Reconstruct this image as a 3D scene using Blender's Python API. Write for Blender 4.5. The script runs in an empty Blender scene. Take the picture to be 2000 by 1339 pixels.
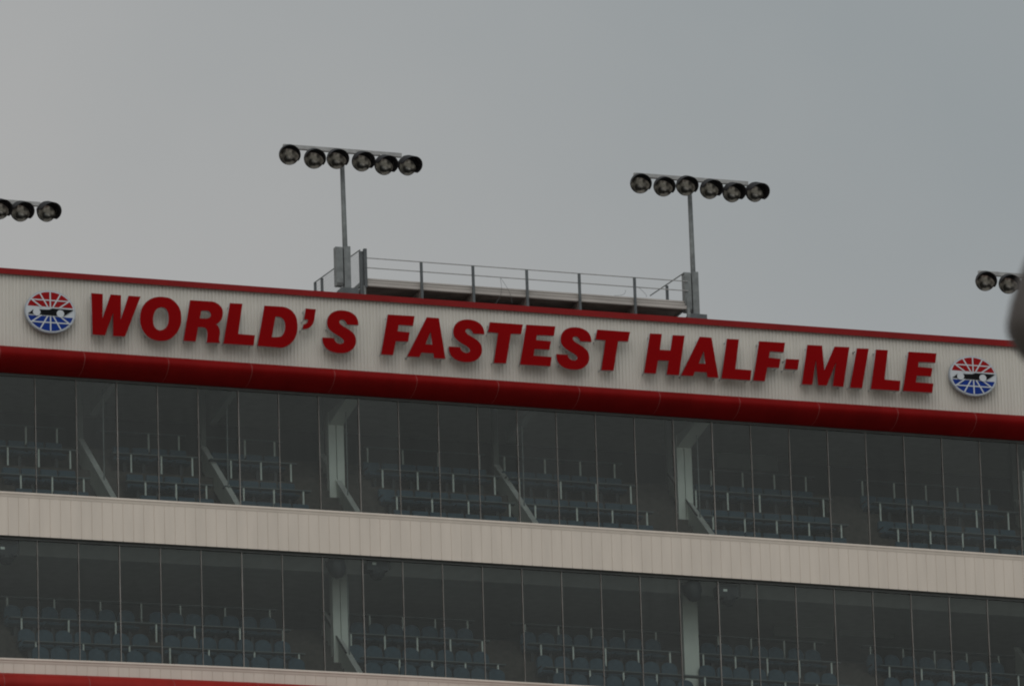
import bpy, math, random
from mathutils import Vector, Matrix
random.seed(7)
scene = bpy.context.scene
C = scene.collection
R = math.radians

# ------------------------------------------------------------------ camera
FPX, YAW, PITCH, ROLL = 15478.75, 0.3447243, 0.289816, -0.03212178
CAM = Vector((-59.75286, -206.3337, -60.01449))
_F = Vector((math.sin(YAW)*math.cos(PITCH), math.cos(YAW)*math.cos(PITCH), math.sin(PITCH)))
_R = Vector((math.cos(YAW), -math.sin(YAW), 0)); _U = _R.cross(_F)
_R2 = math.cos(ROLL)*_R + math.sin(ROLL)*_U
_U2 = -math.sin(ROLL)*_R + math.cos(ROLL)*_U
cam_d = bpy.data.cameras.new('camera'); cam = bpy.data.objects.new('camera', cam_d); C.objects.link(cam)
cam.matrix_world = Matrix(((_R2.x, _U2.x, -_F.x, CAM.x), (_R2.y, _U2.y, -_F.y, CAM.y), (_R2.z, _U2.z, -_F.z, CAM.z), (0, 0, 0, 1)))
cam_d.sensor_width = 36; cam_d.lens = 36*FPX/2000; cam_d.clip_start = 0.5; cam_d.clip_end = 6000
cam_d.dof.use_dof = True; cam_d.dof.focus_distance = 223; cam_d.dof.aperture_fstop = 9.5
scene.camera = cam

# ------------------------------------------------------------------ world, sun, exposure
SUN_EL, SUN_AZ = R(52), R(205)            # soft light from high in front of the stand
w = bpy.data.worlds.new('World'); scene.world = w; w.use_nodes = True
nt = w.node_tree; N = nt.nodes; L = nt.links
bg = N['Background']; bg.inputs['Strength'].default_value = 0.1
sky = N.new('ShaderNodeTexSky'); sky.sky_type = 'NISHITA'; sky.sun_disc = False
sky.sun_elevation = SUN_EL; sky.sun_rotation = SUN_AZ
tc = N.new('ShaderNodeTexCoord')
def wmath(op, a, b=None, clamp=False):
    n = N.new('ShaderNodeMath'); n.operation = op; n.use_clamp = clamp
    for i, v in enumerate((a, b)):
        if v is None: continue
        if isinstance(v, (int, float)): n.inputs[i].default_value = v
        else: L.new(v, n.inputs[i])
    return n.outputs[0]
def wdot(vec):
    n = N.new('ShaderNodeVectorMath'); n.operation = 'DOT_PRODUCT'
    L.new(tc.outputs['Generated'], n.inputs[0]); n.inputs[1].default_value = vec
    return n.outputs['Value']
elev = wmath('MAXIMUM', wdot((0, 0, 1)), 0.0)
front = wmath('MAXIMUM', wdot((0, -1, 0)), 0.0)               # sky behind the camera raised, added fill light for the suites
lum = wmath('MULTIPLY', wmath('ADD', wmath('MULTIPLY', elev, 4.1), 2.45), wmath('ADD', wmath('MULTIPLY', front, 0.95), 1.0))      # overcast dome: brighter overhead
nz = N.new('ShaderNodeTexNoise'); nz.inputs['Scale'].default_value = 9.0; nz.inputs['Detail'].default_value = 3.0
L.new(tc.outputs['Generated'], nz.inputs['Vector'])
nz2 = N.new('ShaderNodeTexNoise'); nz2.inputs['Scale'].default_value = 42.0; nz2.inputs['Detail'].default_value = 4.0
L.new(tc.outputs['Generated'], nz2.inputs['Vector'])
nv = wmath('ADD', wmath('MULTIPLY', wmath('SUBTRACT', nz.outputs['Fac'], 0.5), 0.9), wmath('MULTIPLY', wmath('SUBTRACT', nz2.outputs['Fac'], 0.5), 0.75))
side = wdot((math.cos(YAW), -math.sin(YAW), 0.0))           # thinner cloud towards the west end
patch = wmath('MULTIPLY', wmath('ADD', side, 0.0645), 6.8)
patch = wmath('ADD', patch, wmath('MULTIPLY', wmath('SUBTRACT', elev, 0.292), 9.0))
patch = wmath('ADD', patch, wmath('MULTIPLY', nv, 0.35), True)
ramp = N.new('ShaderNodeMixRGB'); ramp.inputs['Color1'].default_value = (1.145, 1.13, 1.095, 1); ramp.inputs['Color2'].default_value = (0.80, 0.865, 0.878, 1)
L.new(patch, ramp.inputs['Fac'])
cl = N.new('ShaderNodeVectorMath'); cl.operation = 'SCALE'; L.new(ramp.outputs[0], cl.inputs[0]); L.new(lum, cl.inputs['Scale'])
mixw = N.new('ShaderNodeMixRGB'); mixw.inputs['Fac'].default_value = 0.95
L.new(sky.outputs[0], mixw.inputs['Color1']); L.new(cl.outputs[0], mixw.inputs['Color2']); L.new(mixw.outputs[0], bg.inputs['Color'])
sd = bpy.data.lights.new('sun', 'SUN'); sd.energy = 0.85; sd.angle = R(60); sd.color = (1.0, 0.965, 0.92)
so = bpy.data.objects.new('sun', sd); C.objects.link(so)
sun_dir = Vector((math.sin(SUN_AZ)*math.cos(SUN_EL), math.cos(SUN_AZ)*math.cos(SUN_EL), math.sin(SUN_EL)))
so.rotation_euler = sun_dir.to_track_quat('Z', 'Y').to_euler(); so.location = (0, -40, 60)
scene.view_settings.view_transform = 'Standard'; scene.view_settings.look = 'None'
scene.view_settings.exposure = 0.0; scene.view_settings.gamma = 1.0; scene.view_settings.use_curve_mapping = False
scene.render.engine = 'CYCLES'
scene.cycles.pixel_filter_type = 'BLACKMAN_HARRIS'; scene.cycles.filter_width = 2.0
scene.cycles.transparent_max_bounces = 24

# ------------------------------------------------------------------ helpers
def ray(px, py):
    return _F*FPX + _R2*(px-1000) - _U2*(py-669.5)
def at(px, py, Y):
    d = ray(px, py); return CAM + d*((Y-CAM.y)/d.y)
def at_x(px, py, X):
    d = ray(px, py); return CAM + d*((X-CAM.x)/d.x)
def proj(P):
    d = Vector(P)-CAM; z = d.dot(_F); return (1000+FPX*d.dot(_R2)/z, 669.5-FPX*d.dot(_U2)/z)

def fit2(pts, Y, lin=False):
    """height of a long level edge as a gentle function of X, from surveyed points on plane Y"""
    ps = [at(x, y, Y) for x, y in pts]
    n = 2 if lin else 3
    A = [[sum((p.x/30)**(i+j) for p in ps) for j in range(n)] for i in range(n)]
    b = [sum(p.z*(p.x/30)**i for p in ps) for i in range(n)]
    for i in range(n):
        for j in range(i+1, n):
            f = A[j][i]/A[i][i]
            for k in range(n): A[j][k] -= f*A[i][k]
            b[j] -= f*b[i]
    c = [0]*n
    for i in reversed(range(n)):
        c[i] = (b[i]-sum(A[i][k]*c[k] for k in range(i+1, n)))/A[i][i]
    lo, hi = -1.5, 31.5
    def f(X):
        Xc = min(max(X, lo), hi)
        v = sum(c[i]*(Xc/30)**i for i in range(n))
        if X != Xc:
            v += (X-Xc)*sum(i*c[i]*(Xc/30)**(i-1) for i in range(1, n))/30
        return v
    return f

class MB:
    def __init__(s): s.v = []; s.f = []
    def quad(s, a, b, c, d):
        i = len(s.v); s.v += [tuple(a), tuple(b), tuple(c), tuple(d)]; s.f.append((i, i+1, i+2, i+3)); return s
    def box(s, x0, x1, y0, y1, z0, z1):
        i = len(s.v)
        s.v += [(x, y, z) for z in (z0, z1) for y in (y0, y1) for x in (x0, x1)]
        s.f += [tuple(i+k for k in q) for q in ((0, 2, 3, 1), (4, 5, 7, 6), (0, 1, 5, 4), (2, 6, 7, 3), (0, 4, 6, 2), (1, 3, 7, 5))]
        return s
    def bar(s, p, q, r=0.02, n=8, r2=None, square=False):
        p = Vector(p); q = Vector(q); d = (q-p).normalized()
        a = d.cross(Vector((0, 0, 1)));
        if a.length < 1e-3: a = Vector((1, 0, 0))
        a.normalize(); b = d.cross(a)
        r2 = r if r2 is None else r2
        if square: n = 4
        i = len(s.v); off = math.pi/4 if square else 0; m = math.sqrt(2) if square else 1
        for c, rr in ((p, r), (q, r2)):
            for k in range(n):
                t = 2*math.pi*k/n+off; s.v.append(tuple(c+(a*math.cos(t)+b*math.sin(t))*rr*m))
        for k in range(n):
            s.f.append((i+k, i+(k+1) % n, i+n+(k+1) % n, i+n+k))
        s.f.append(tuple(i+k for k in reversed(range(n)))); s.f.append(tuple(i+n+k for k in range(n)))
        return s
    def loft(s, Xs, prof, closed=True):
        """prof: list of (Y, z function of X)"""
        i0 = len(s.v); m = len(prof)
        for X in Xs:
            for (y, zf) in prof: s.v.append((X, y, zf(X)))
        for a in range(len(Xs)-1):
            for k in range(m if closed else m-1):
                k2 = (k+1) % m
                s.f.append((i0+a*m+k, i0+a*m+k2, i0+(a+1)*m+k2, i0+(a+1)*m+k))
        if closed:
            s.f.append(tuple(i0+k for k in reversed(range(m)))); e = i0+(len(Xs)-1)*m
            s.f.append(tuple(e+k for k in range(m)))
        return s
    def prism(s, poly, x0, x1):
        """poly in (Y,z), extruded along X"""
        i = len(s.v); n = len(poly)
        s.v += [(x0, y, z) for y, z in poly]+[(x1, y, z) for y, z in poly]
        for k in range(n): s.f.append((i+k, i+(k+1) % n, i+n+(k+1) % n, i+n+k))
        s.f.append(tuple(i+k for k in reversed(range(n)))); s.f.append(tuple(i+n+k for k in range(n)))
        return s
    def lathe(s, o, axis, prof, n=20, a0=0.0, a1=2*math.pi, up=None, closed=True):
        """prof: list of (distance along axis, radius)"""
        o = Vector(o); d = Vector(axis).normalized(); up = Vector(up or ((0, 1, 0) if abs(d.z) > .99 else (0, 0, 1)))
        b = (up-d*up.dot(d)).normalized(); a = b.cross(d)
        i = len(s.v); full = abs(a1-a0-2*math.pi) < 1e-6; nn = n if full else n+1
        for (t, r) in prof:
            for k in range(nn):
                th = a0+(a1-a0)*k/n
                s.v.append(tuple(o+d*t+(b*math.cos(th)+a*math.sin(th))*r))
        for j in range(len(prof)-1):
            for k in range(n):
                k2 = (k+1) % nn
                s.f.append((i+j*nn+k, i+j*nn+k2, i+(j+1)*nn+k2, i+(j+1)*nn+k))
        return s
    def mesh(s, name, mat, smooth=False):
        me = bpy.data.meshes.new(name); me.from_pydata(s.v, [], s.f); me.update()
        if smooth:
            for p in me.polygons: p.use_smooth = True
        me.materials.append(mat); return me
    def build(s, name, mat, parent=None, smooth=False):
        o = bpy.data.objects.new(name, s.mesh(name, mat, smooth)); C.objects.link(o)
        if parent:
            o.parent = parent
            o.matrix_parent_inverse = Matrix.Translation(-Vector(parent.location)) if parent.location.length else Matrix()
        return o
def tag(o, label=None, cat=None, group=None, kind=None):
    if label: o['label'] = label
    if cat: o['category'] = cat
    if group: o['group'] = group
    if kind: o['kind'] = kind
    return o
def empty(name, loc=(0, 0, 0)):
    o = bpy.data.objects.new(name, None); C.objects.link(o); o.location = loc; o.empty_display_size = .3
    return o
def child(me, name, parent, loc=(0, 0, 0)):
    o = bpy.data.objects.new(name, me); C.objects.link(o); o.parent = parent; o.location = loc; return o
def frange(a, b, n): return [a+(b-a)*i/n for i in range(n+1)]

# ------------------------------------------------------------------ materials
def mat(name, col, rough=.6, metal=0., var=.08, scale=3., bump=0., stretch=(1, 1, 1), spec=.5, dark=None, seed=0):
    m = bpy.data.materials.new(name); m.use_nodes = True; n = m.node_tree.nodes; l = m.node_tree.links
    p = n['Principled BSDF']; p.inputs['Roughness'].default_value = rough; p.inputs['Metallic'].default_value = metal
    p.inputs['Specular IOR Level'].default_value = spec
    t = n.new('ShaderNodeTexCoord'); mp = n.new('ShaderNodeMapping'); mp.inputs['Scale'].default_value = stretch
    mp.inputs['Location'].default_value = (seed, seed*.7, 0)
    nz = n.new('ShaderNodeTexNoise'); nz.inputs['Scale'].default_value = scale; nz.inputs['Detail'].default_value = 6
    l.new(t.outputs['Object'], mp.inputs[0]); l.new(mp.outputs[0], nz.inputs['Vector'])
    cr = n.new('ShaderNodeValToRGB'); cr.color_ramp.elements[0].position = .3; cr.color_ramp.elements[1].position = .7
    d = dark or [c*(1-var*2) for c in col]
    cr.color_ramp.elements[0].color = (*d, 1); cr.color_ramp.elements[1].color = (*[min(1, c*(1+var*.5)) for c in col], 1)
    l.new(nz.outputs['Fac'], cr.inputs[0]); l.new(cr.outputs[0], p.inputs['Base Color'])
    if bump:
        b = n.new('ShaderNodeBump'); b.inputs['Strength'].default_value = bump; b.inputs['Distance'].default_value = .02
        l.new(nz.outputs['Fac'], b.inputs['Height']); l.new(b.outputs[0], p.inputs['Normal'])
    return m
M = {}
M['siding'] = mat('siding_paint', (.565, .53, .48), .6, spec=.2, var=.03, scale=1.2, stretch=(3, 1, .35))
M['panel'] = mat('panel_paint', (.62, .545, .475), .6, spec=.2, var=.045, scale=.9, stretch=(3, 1, .4), seed=3)
M['cap'] = mat('red_cap_paint', (.215, .014, .014), .5, spec=.08, var=.08, scale=1.5)
M['lowred_lit'] = mat('lower_fascia_lit_red', (.26, .018, .014), .45, spec=.06, var=.10, scale=.8, stretch=(2, 1, .5), seed=8)  # lighter copy of the fascia red; the stronger light on it is painted in
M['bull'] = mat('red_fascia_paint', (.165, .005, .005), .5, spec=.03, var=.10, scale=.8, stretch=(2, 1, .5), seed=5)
M['joint'] = mat('joint_sealant', (.24, .05, .045), .6)
M['letter'] = mat('red_letter_face', (.222, .0020, .0030), .6, spec=.03, var=.05, scale=.6, seed=9)
M['letter_side'] = mat('letter_return', (.42, .42, .43), .5, metal=.3)
M['alu'] = mat('mullion_metal', (.23, .215, .20), .5, metal=.1, var=.15, scale=2)
M['frame'] = mat('window_frame', (.09, .095, .09), .5, var=.1)
M['galv'] = mat('galvanised_steel', (.20, .212, .212), .6, metal=.1, spec=.3, var=.16, scale=5, seed=2)
M['galv_dark'] = mat('weathered_steel', (.11, .12, .125), .6, metal=.1, spec=.3, var=.15, scale=5)
M['arm'] = mat('painted_crossarm', (.36, .355, .35), .6, metal=.1, spec=.3, var=.12, scale=6)
M['plank'] = mat('aluminium_plank', (.42, .385, .355), .6, metal=.1, var=.12, scale=2, stretch=(.3, 1, 1))
M['under'] = mat('deck_underside', (.17, .135, .12), .8, var=.2, scale=2)
M['hood'] = mat('lamp_housing', (.013, .012, .014), .6, spec=.25, var=.15, scale=8)
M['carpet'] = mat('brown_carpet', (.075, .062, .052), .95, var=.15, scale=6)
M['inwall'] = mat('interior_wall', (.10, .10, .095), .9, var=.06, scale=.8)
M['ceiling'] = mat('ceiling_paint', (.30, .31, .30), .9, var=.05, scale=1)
M['column'] = mat('column_cladding', (.72, .74, .69), .6, var=.04, scale=2)
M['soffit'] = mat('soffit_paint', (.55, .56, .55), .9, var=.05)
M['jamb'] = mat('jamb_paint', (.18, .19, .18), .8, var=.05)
M['stand'] = mat('standoff_metal', (.36, .37, .36), .6)
M['part'] = mat('partition_paint', (.50, .53, .48), .6, var=.05, scale=2)
M['rail'] = mat('wall_cap', (.62, .62, .60), .5, var=.08)
M['hand'] = mat('dark_handrail', (.03, .028, .026), .5)
M['post'] = mat('white_post', (.80, .84, .80), .4, metal=.0, var=.03)
M['counter'] = mat('counter_edge', (.10, .12, .125), .45, var=.08)
M['seat'] = mat('blue_seat_fabric', (.042, .084, .120), .8, var=.12, scale=9)
M['seat_dark'] = mat('seat_frame', (.03, .032, .035), .6)
M['speaker'] = mat('speaker_shell', (.022, .026, .03), .6)
M['white'] = mat('emblem_white', (.50, .52, .545), .6, spec=.1, var=.03)
M['rim'] = mat('emblem_rim', (.36, .39, .43), .45, metal=.3)
M['ered'] = mat('emblem_red', (.27, .008, .010), .5, spec=.06, var=.05)
M['eblue'] = mat('emblem_blue', (.010, .035, .21), .5, spec=.06, var=.08)
M['black'] = mat('emblem_black', (.008, .008, .009), .5, spec=.06)
M['asphalt'] = mat('asphalt', (.06, .06, .06), .9, var=.15, scale=.4)
M['ground'] = mat('infield_ground', (.24, .235, .21), .95, var=.2, scale=.02)
M['concrete'] = mat('stand_concrete', (.40, .39, .37), .9, var=.1, scale=.3)
M['near'] = mat('near_housing', (.055, .044, .038), .55, var=.1, scale=6)
def glass_mat():
    m = bpy.data.materials.new('window_glass'); m.use_nodes = True; n = m.node_tree.nodes; l = m.node_tree.links
    n.remove(n['Principled BSDF']); out = n['Material Output']
    tr = n.new('ShaderNodeBsdfTransparent'); tr.inputs[0].default_value = (.93, .985, .96, 1)
    gl = n.new('ShaderNodeBsdfGlossy'); gl.inputs['Roughness'].default_value = .04; gl.inputs[0].default_value = (1, .99, .93, 1)
    t = n.new('ShaderNodeTexCoord'); nz = n.new('ShaderNodeTexNoise'); nz.inputs['Scale'].default_value = .5
    l.new(t.outputs['Object'], nz.inputs['Vector'])
    bp = n.new('ShaderNodeBump'); bp.inputs['Strength'].default_value = .05; l.new(nz.outputs['Fac'], bp.inputs['Height']); l.new(bp.outputs[0], gl.inputs['Normal'])
    fr = n.new('ShaderNodeFresnel'); fr.inputs[0].default_value = 1.56
    oi = n.new('ShaderNodeObjectInfo'); mp = n.new('ShaderNodeMapping'); mp.inputs['Scale'].default_value = (3.5, 1, .45)
    sm = n.new('ShaderNodeTexNoise'); sm.inputs['Scale'].default_value = 1.6; sm.inputs['Detail'].default_value = 5
    l.new(t.outputs['Object'], mp.inputs[0]); l.new(mp.outputs[0], sm.inputs['Vector'])
    m1 = n.new('ShaderNodeMath'); m1.operation = 'MULTIPLY_ADD'; l.new(oi.outputs['Random'], m1.inputs[0]); m1.inputs[1].default_value = .22; m1.inputs[2].default_value = .72
    m2 = n.new('ShaderNodeMath'); m2.operation = 'MULTIPLY_ADD'; l.new(sm.outputs['Fac'], m2.inputs[0]); m2.inputs[1].default_value = .34; l.new(m1.outputs[0], m2.inputs[2])
    m3 = n.new('ShaderNodeMath'); m3.operation = 'MULTIPLY'; l.new(fr.outputs[0], m3.inputs[0]); l.new(m2.outputs[0], m3.inputs[1])
    mx = n.new('ShaderNodeMixShader'); l.new(m3.outputs[0], mx.inputs[0]); l.new(tr.outputs[0], mx.inputs[1]); l.new(gl.outputs[0], mx.inputs[2])
    l.new(mx.outputs[0], out.inputs[0]); return m
M['glass'] = glass_mat()
def lens_mat():
    m = bpy.data.materials.new('lamp_glass'); m.use_nodes = True; n = m.node_tree.nodes; l = m.node_tree.links
    p = n['Principled BSDF']; p.inputs['Roughness'].default_value = .22; p.inputs['Metallic'].default_value = .35
    t = n.new('ShaderNodeTexCoord'); v = n.new('ShaderNodeTexNoise'); v.inputs['Scale'].default_value = 5.5; v.inputs['Detail'].default_value = 1.5
    l.new(t.outputs['Object'], v.inputs['Vector'])
    cr = n.new('ShaderNodeValToRGB'); cr.color_ramp.elements[0].position = .42; cr.color_ramp.elements[1].position = .62
    cr.color_ramp.elements[0].color = (.09, .084, .075, 1); cr.color_ramp.elements[1].color = (.62, .58, .52, 1)
    l.new(v.outputs['Fac'], cr.inputs[0]); l.new(cr.outputs[0], p.inputs['Base Color'])
    b = n.new('ShaderNodeBump'); b.inputs['Strength'].default_value = .8; b.inputs['Distance'].default_value = .05
    l.new(v.outputs['Fac'], b.inputs['Height']); l.new(b.outputs[0], p.inputs['Normal'])
    return m
M['lens'] = lens_mat()

# ------------------------------------------------------------------ setting
GZ = CAM.z-1.7
tag(MB().quad((-3000, -3000, GZ), (3000, -3000, GZ), (3000, 3000, GZ), (-3000, 3000, GZ)).build('ground', M['ground']), kind='structure')
tag(MB().quad((-700, -120, GZ+.004), (700, -120, GZ+.004), (700, -95, GZ+.004), (-700, -95, GZ+.004)).build('road', M['asphalt']), kind='structure')

# ------------------------------------------------------------------ building
B = empty('suite_building', (0, 0, 0))
tag(B, 'long pale grandstand suite building with red trim and two storeys of windows', 'building')
XA, XB = -14.0, 46.0
YS, YC = -0.30, -0.40                     # siding plane, cap plane
z_top = fit2([(0, 522), (250, 541), (500, 559.5), (1400, 623), (1800, 653), (1985, 665)], YC)
z_strip = fit2([(0, 533.5), (500, 569.8), (1800, 664.7), (1985, 676.6)], YC)
z_tt = fit2([(0, 671), (500, 706), (1800, 795.7), (2000, 807.7)], -.55)
z_tb = fit2([(0, 726), (500, 757.5), (1800, 846.5), (2000, 858.5)], -.10)
BOTS = [(67.2, 961.5), (149.8, 966), (230, 971), (311.5, 976), (392, 981), (471.5, 985), (550, 989.5), (629, 995.5), (706.8, 999.8), (784.5, 1004), (861.5, 1009), (938.5, 1014.5), (1015.5, 1019), (1091.8, 1023), (1168, 1027.8), (1244, 1033), (1320, 1038), (1396, 1043), (1471, 1047.5), (1546.6, 1053), (1622, 1058), (1697.8, 1063), (1773.5, 1068), (1849, 1073.8), (1925, 1078), (2000, 1084)]
z_s1 = fit2(BOTS, -.20)
z_s1m = fit2([(x, y+8.5) for x, y in BOTS], -.16)
z_bb = fit2([(0, 1043.8), (350, 1063), (700, 1083), (1300, 1120.6), (1625, 1141), (2000, 1167)], -.16)
SIL2 = [(0, 1282.5), (350, 1296.5), (700, 1311.5), (1026, 1331)]
z_s2 = fit2(SIL2, -.20)
z_s2m = fit2([(x, y+8.5) for x, y in SIL2], -.16)
def level_after(f, X0): return lambda X: f(min(X, X0))          # dead level beyond the last surveyed point
z_s2, z_s2m = level_after(z_s2, 13.5), level_after(z_s2m, 13.5)
_p = at(300, 1323.5, -.30); z_r2 = (lambda d: (lambda X: z_s2(X)+d))(_p.z-z_s2(_p.x))
def off(f, d): return lambda X: f(X)+d
XS = frange(XA, XB, 60)

# ribbed siding behind the letters
mb = MB(); pitch = .105; X = XA; xs = []; prof = []
while X < XB:
    for dx, dy in ((0, 0), (.050, 0), (.060, .021), (.094, .021)):
        xs.append(X+dx); prof.append(dy)
    X += pitch
for x, dy in zip(xs, prof):
    mb.v.append((x, YS+dy, z_strip(x)+.12)); mb.v.append((x, YS+dy, z_tt(x)-.25))
for i in range(len(xs)-1): mb.f.append((2*i, 2*i+1, 2*i+3, 2*i+2))
mb.build('ribbed_siding', M['siding'], B)
MB().loft(XS, [(YC, z_strip), (YC, z_top), (-.1, off(z_top, .03)), (-.1, off(z_top, -.6)), (-.24, off(z_top, -.6)), (YS+.035, off(z_strip, .1)), (YC+.03, z_strip)]).build('roof_cap', M['cap'], B)
MB().loft(XS, [(-.1, off(z_top, -.02)), (13, off(z_top, .2)), (13, off(z_top, -.3)), (-.1, off(z_top, -.3))]).build('roof', M['concrete'], B)

def bullnose(zt, zb, name, y_top, y_out, y_bot, m=None):
    mb = MB(); pr = []
    n = 18
    for i in range(n+1):
        t = math.pi/2 - math.pi*i/n*0.98
        yy = math.cos(t)
        base = y_top if t > 0 else y_top+(y_bot-y_top)*(-t/(math.pi/2))
        y = base-(base-y_out)*yy if t > 0 else base+(y_out-y_top)*yy
        f = (1+math.sin(t))/2
        pr.append((y, (lambda f: (lambda X: zb(X)+(zt(X)-zb(X))*f))(f)))
    front = list(pr)
    pr = pr+[(.15, pr[-1][1]), (.15, pr[0][1])]
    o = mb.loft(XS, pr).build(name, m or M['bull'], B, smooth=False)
    for p in o.data.polygons:
        if len(p.vertices) == 4 and abs(p.normal.x) < .5: p.use_smooth = True
    for px in JX:
        X = px
        m2 = MB(); m2.loft([X-.007, X+.007], [(y-.003-.0*i, off(z, .003 if i < n/2 else -.003)) for i, (y, z) in enumerate(front)], closed=False)
        m2.build('fascia_joint', M['joint'], o)
    return o
JX = [at(164+0, 700, -.7).x-2.47+2.47*k for k in range(-3, 19)]
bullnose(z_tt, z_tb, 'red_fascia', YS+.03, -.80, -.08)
zr2b = off(z_r2, -.86)
bullnose(z_r2, zr2b, 'red_fascia', YS+.10, -.80, -.08, M['lowred_lit'])

def grooved(zhi, zlo, Y, name, pitch, ph):
    mb = MB(); xs = []; dy = []; X = XA+ph
    while X < XB:
        for a, d in ((0, 0), (.005, .012), (.014, .012), (.019, 0)): xs.append(X+a); dy.append(d)
        X += pitch
    for x, d in zip(xs, dy): mb.v.append((x, Y+d, zhi(x))); mb.v.append((x, Y+d, zlo(x)))
    for i in range(len(xs)-1): mb.f.append((2*i, 2*i+1, 2*i+3, 2*i+2))
    o = mb.build(name, M['panel'], B)
    return o
grooved(z_s1m, z_bb, -.16, 'wall_panel', .305, 0)
grooved(z_s2m, off(z_r2, -.1), -.16, 'wall_panel', .305, .1)
for zs, zm in ((z_s1, z_s1m), (z_s2, z_s2m)):
    MB().loft(XS, [(-.20, off(zs, -.055)), (-.195, off(zs, -.005)), (-.17, zs), (-.03, off(zs, .012)), (-.03, off(zs, -.3)), (-.158, off(zm, -.05)), (-.175, zm), (-.178, off(zm, .03))]).build('sill', M['panel'], B)
for zb_ in (z_bb,):
    MB().loft(XS, [(-.158, off(zb_, .02)), (-.158, off(zb_, -.006)), (.12, off(zb_, -.006)), (.12, off(zb_, .02))]).build('band_soffit', M['frame'], B)
# wall below the red fascia, down to the ground, and the seating bowl in front of it
MB().loft(XS, [(-.1, off(zr2b, .02)), (-.1, lambda X: GZ), (.3, lambda X: GZ), (.3, off(zr2b, .02))]).build('lower_wall', M['panel'], B)
mb = MB(); ys = -.2; z = -14.0; pts = [(ys, z)]
while z > GZ+2:
    pts.append((ys-.85, z)); ys -= .85; z -= .62; pts.append((ys, z))
poly = pts+[(ys, GZ), (-.2, GZ)]
stand = MB().prism(poly, XA-60, XB+60).build('concrete_grandstand', M['concrete'])
tag(stand, 'stepped concrete seating bowl below the suite building', 'grandstand')

# ------------------------------------------------------------------ windows
def level(zlo, zhi, top_frame):
    for k in range(-8, 36):
        X = 1.2*k
        if not (XA < X < XB): continue
        r = .0078 if k not in (2, 5, 8, 17) else .0125
        MB().box(X-r, X+r, -.045, .02, zlo(X)-.05, zhi(X)+.05).build('mullion', M['alu'], B)
        X1 = X+1.2; g = .02
        m = MB(); i = 0
        y0, y1 = -.006, .006
        m.v = [(X+g, y0, zlo(X)-.04), (X1-g, y0, zlo(X1)-.04), (X1-g, y0, zhi(X1)+.04), (X+g, y0, zhi(X)+.04)]
        m.f = [(0, 1, 2, 3)]
        m.build('window_pane', M['glass'], B)
    MB().loft(XS, [(-.05, off(zhi, .04)), (-.05, off(zhi, -.035)), (.05, off(zhi, -.035)), (.05, off(zhi, .04))]).build('window_header', M['frame'], B)
level(z_s1, off(z_tb, -.05), True)
level(z_s2, off(z_bb, -.05), True)

# ------------------------------------------------------------------ interior: seating tiers
YB = [0.0, 1.15, 2.30, 3.45]              # depth of counter rows 1..3 (index), row 0 has none in view
def z3(pts, Y, d=0): return fit2([(x, y+d) for x, y in pts], Y)
UB = {1: z3([(41, 928), (173, 933), (768, 968), (1006, 982), (1027, 987.5), (1265, 999.7), (1392.5, 1008), (1651, 1024), (1741, 1031.7), (2000, 1049)], YB[1]),
      2: z3([(0, 871), (142, 880), (740, 917), (974.5, 931.5), (999, 931.5), (1242, 949), (1362.5, 958), (1614, 972.5), (1707.5, 982), (1979, 1001)], YB[2]),
      3: z3([(49.5, 835.7), (110, 840.6), (716.5, 879), (855, 886.7), (1063, 900), (1199, 908.7), (1448.7, 926.7), (1572.5, 933), (1745, 945.5), (1930.6, 961)], YB[3], -4)}
LB = {1: z3([(46.6, 1251.6), (318, 1263), (591, 1274.5), (681, 1282), (917, 1293.7), (983.7, 1296.4), (1063.6, 1303.8), (1200, 1309.7), (1360, 1320.4), (1530, 1329.4), (1620, 1336.6)], YB[1]),
      2: z3([(19.4, 1204), (225, 1213.7), (568, 1231.8), (679, 1234.7), (930, 1250), (1043, 1256.4), (1316, 1272), (1366, 1275.8), (1637, 1293.8), (1725.7, 1299), (2000, 1318.8)], YB[2]),
      3: z3([(13, 1171), (104.8, 1174), (195.5, 1178), (438.6, 1190), (721, 1205.7), (912, 1216), (1089.6, 1226.6), (1401.7, 1247), (1590, 1258.4), (1699, 1265.6), (1949.5, 1284)], YB[3], -5)}
DROP = .56
def tiers(bars, zc_front, zc_back, yback, name_lv):
    fl = {k: off(bars[k], -DROP) for k in bars}
    fl[0] = off(fl[1], -.93 if name_lv == 'upper' else -.80); top = off(fl[3], 1.05)
    pr = [(.12, fl[0])]
    for k in (1, 2, 3):
        pr += [(YB[k]-.08, fl[k-1]), (YB[k]-.08, fl[k])]
    pr += [(YB[3]+1.2, fl[3]), (YB[3]+1.2, off(fl[3], .25)), (yback, off(fl[3], .25)), (yback, off(fl[3], -.1)), (YB[3]+1.3, off(fl[3], -.12))]
    for k in (3, 2, 1):
        pr += [(YB[k]+.04, off(fl[k], -.12)), (YB[k]+.04, off(fl[k-1], -.12))]
    pr += [(.12, off(fl[0], -.12))]
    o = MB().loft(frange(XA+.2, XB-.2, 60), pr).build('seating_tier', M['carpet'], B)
    return fl
FU = tiers(UB, None, None, 8.0, 'upper')
FL = tiers(LB, None, None, 8.0, 'lower')
zh1 = off(z_tb, .02); zh2 = off(z_bb, -.0)
# ceilings with a dropped front strip
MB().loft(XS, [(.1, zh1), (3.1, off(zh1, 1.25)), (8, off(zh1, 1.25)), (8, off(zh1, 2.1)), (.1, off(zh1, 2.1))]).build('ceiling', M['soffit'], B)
MB().loft(XS, [(.14, off(zh2, .01)), (.92, off(zh2, -.26)), (1.00, off(zh2, -.26)), (1.00, off(zh2, .02)), (8, off(zh2, .02)), (8, off(zh2, .12)), (.14, off(zh2, .12))]).build('ceiling', M['soffit'], B)

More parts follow.
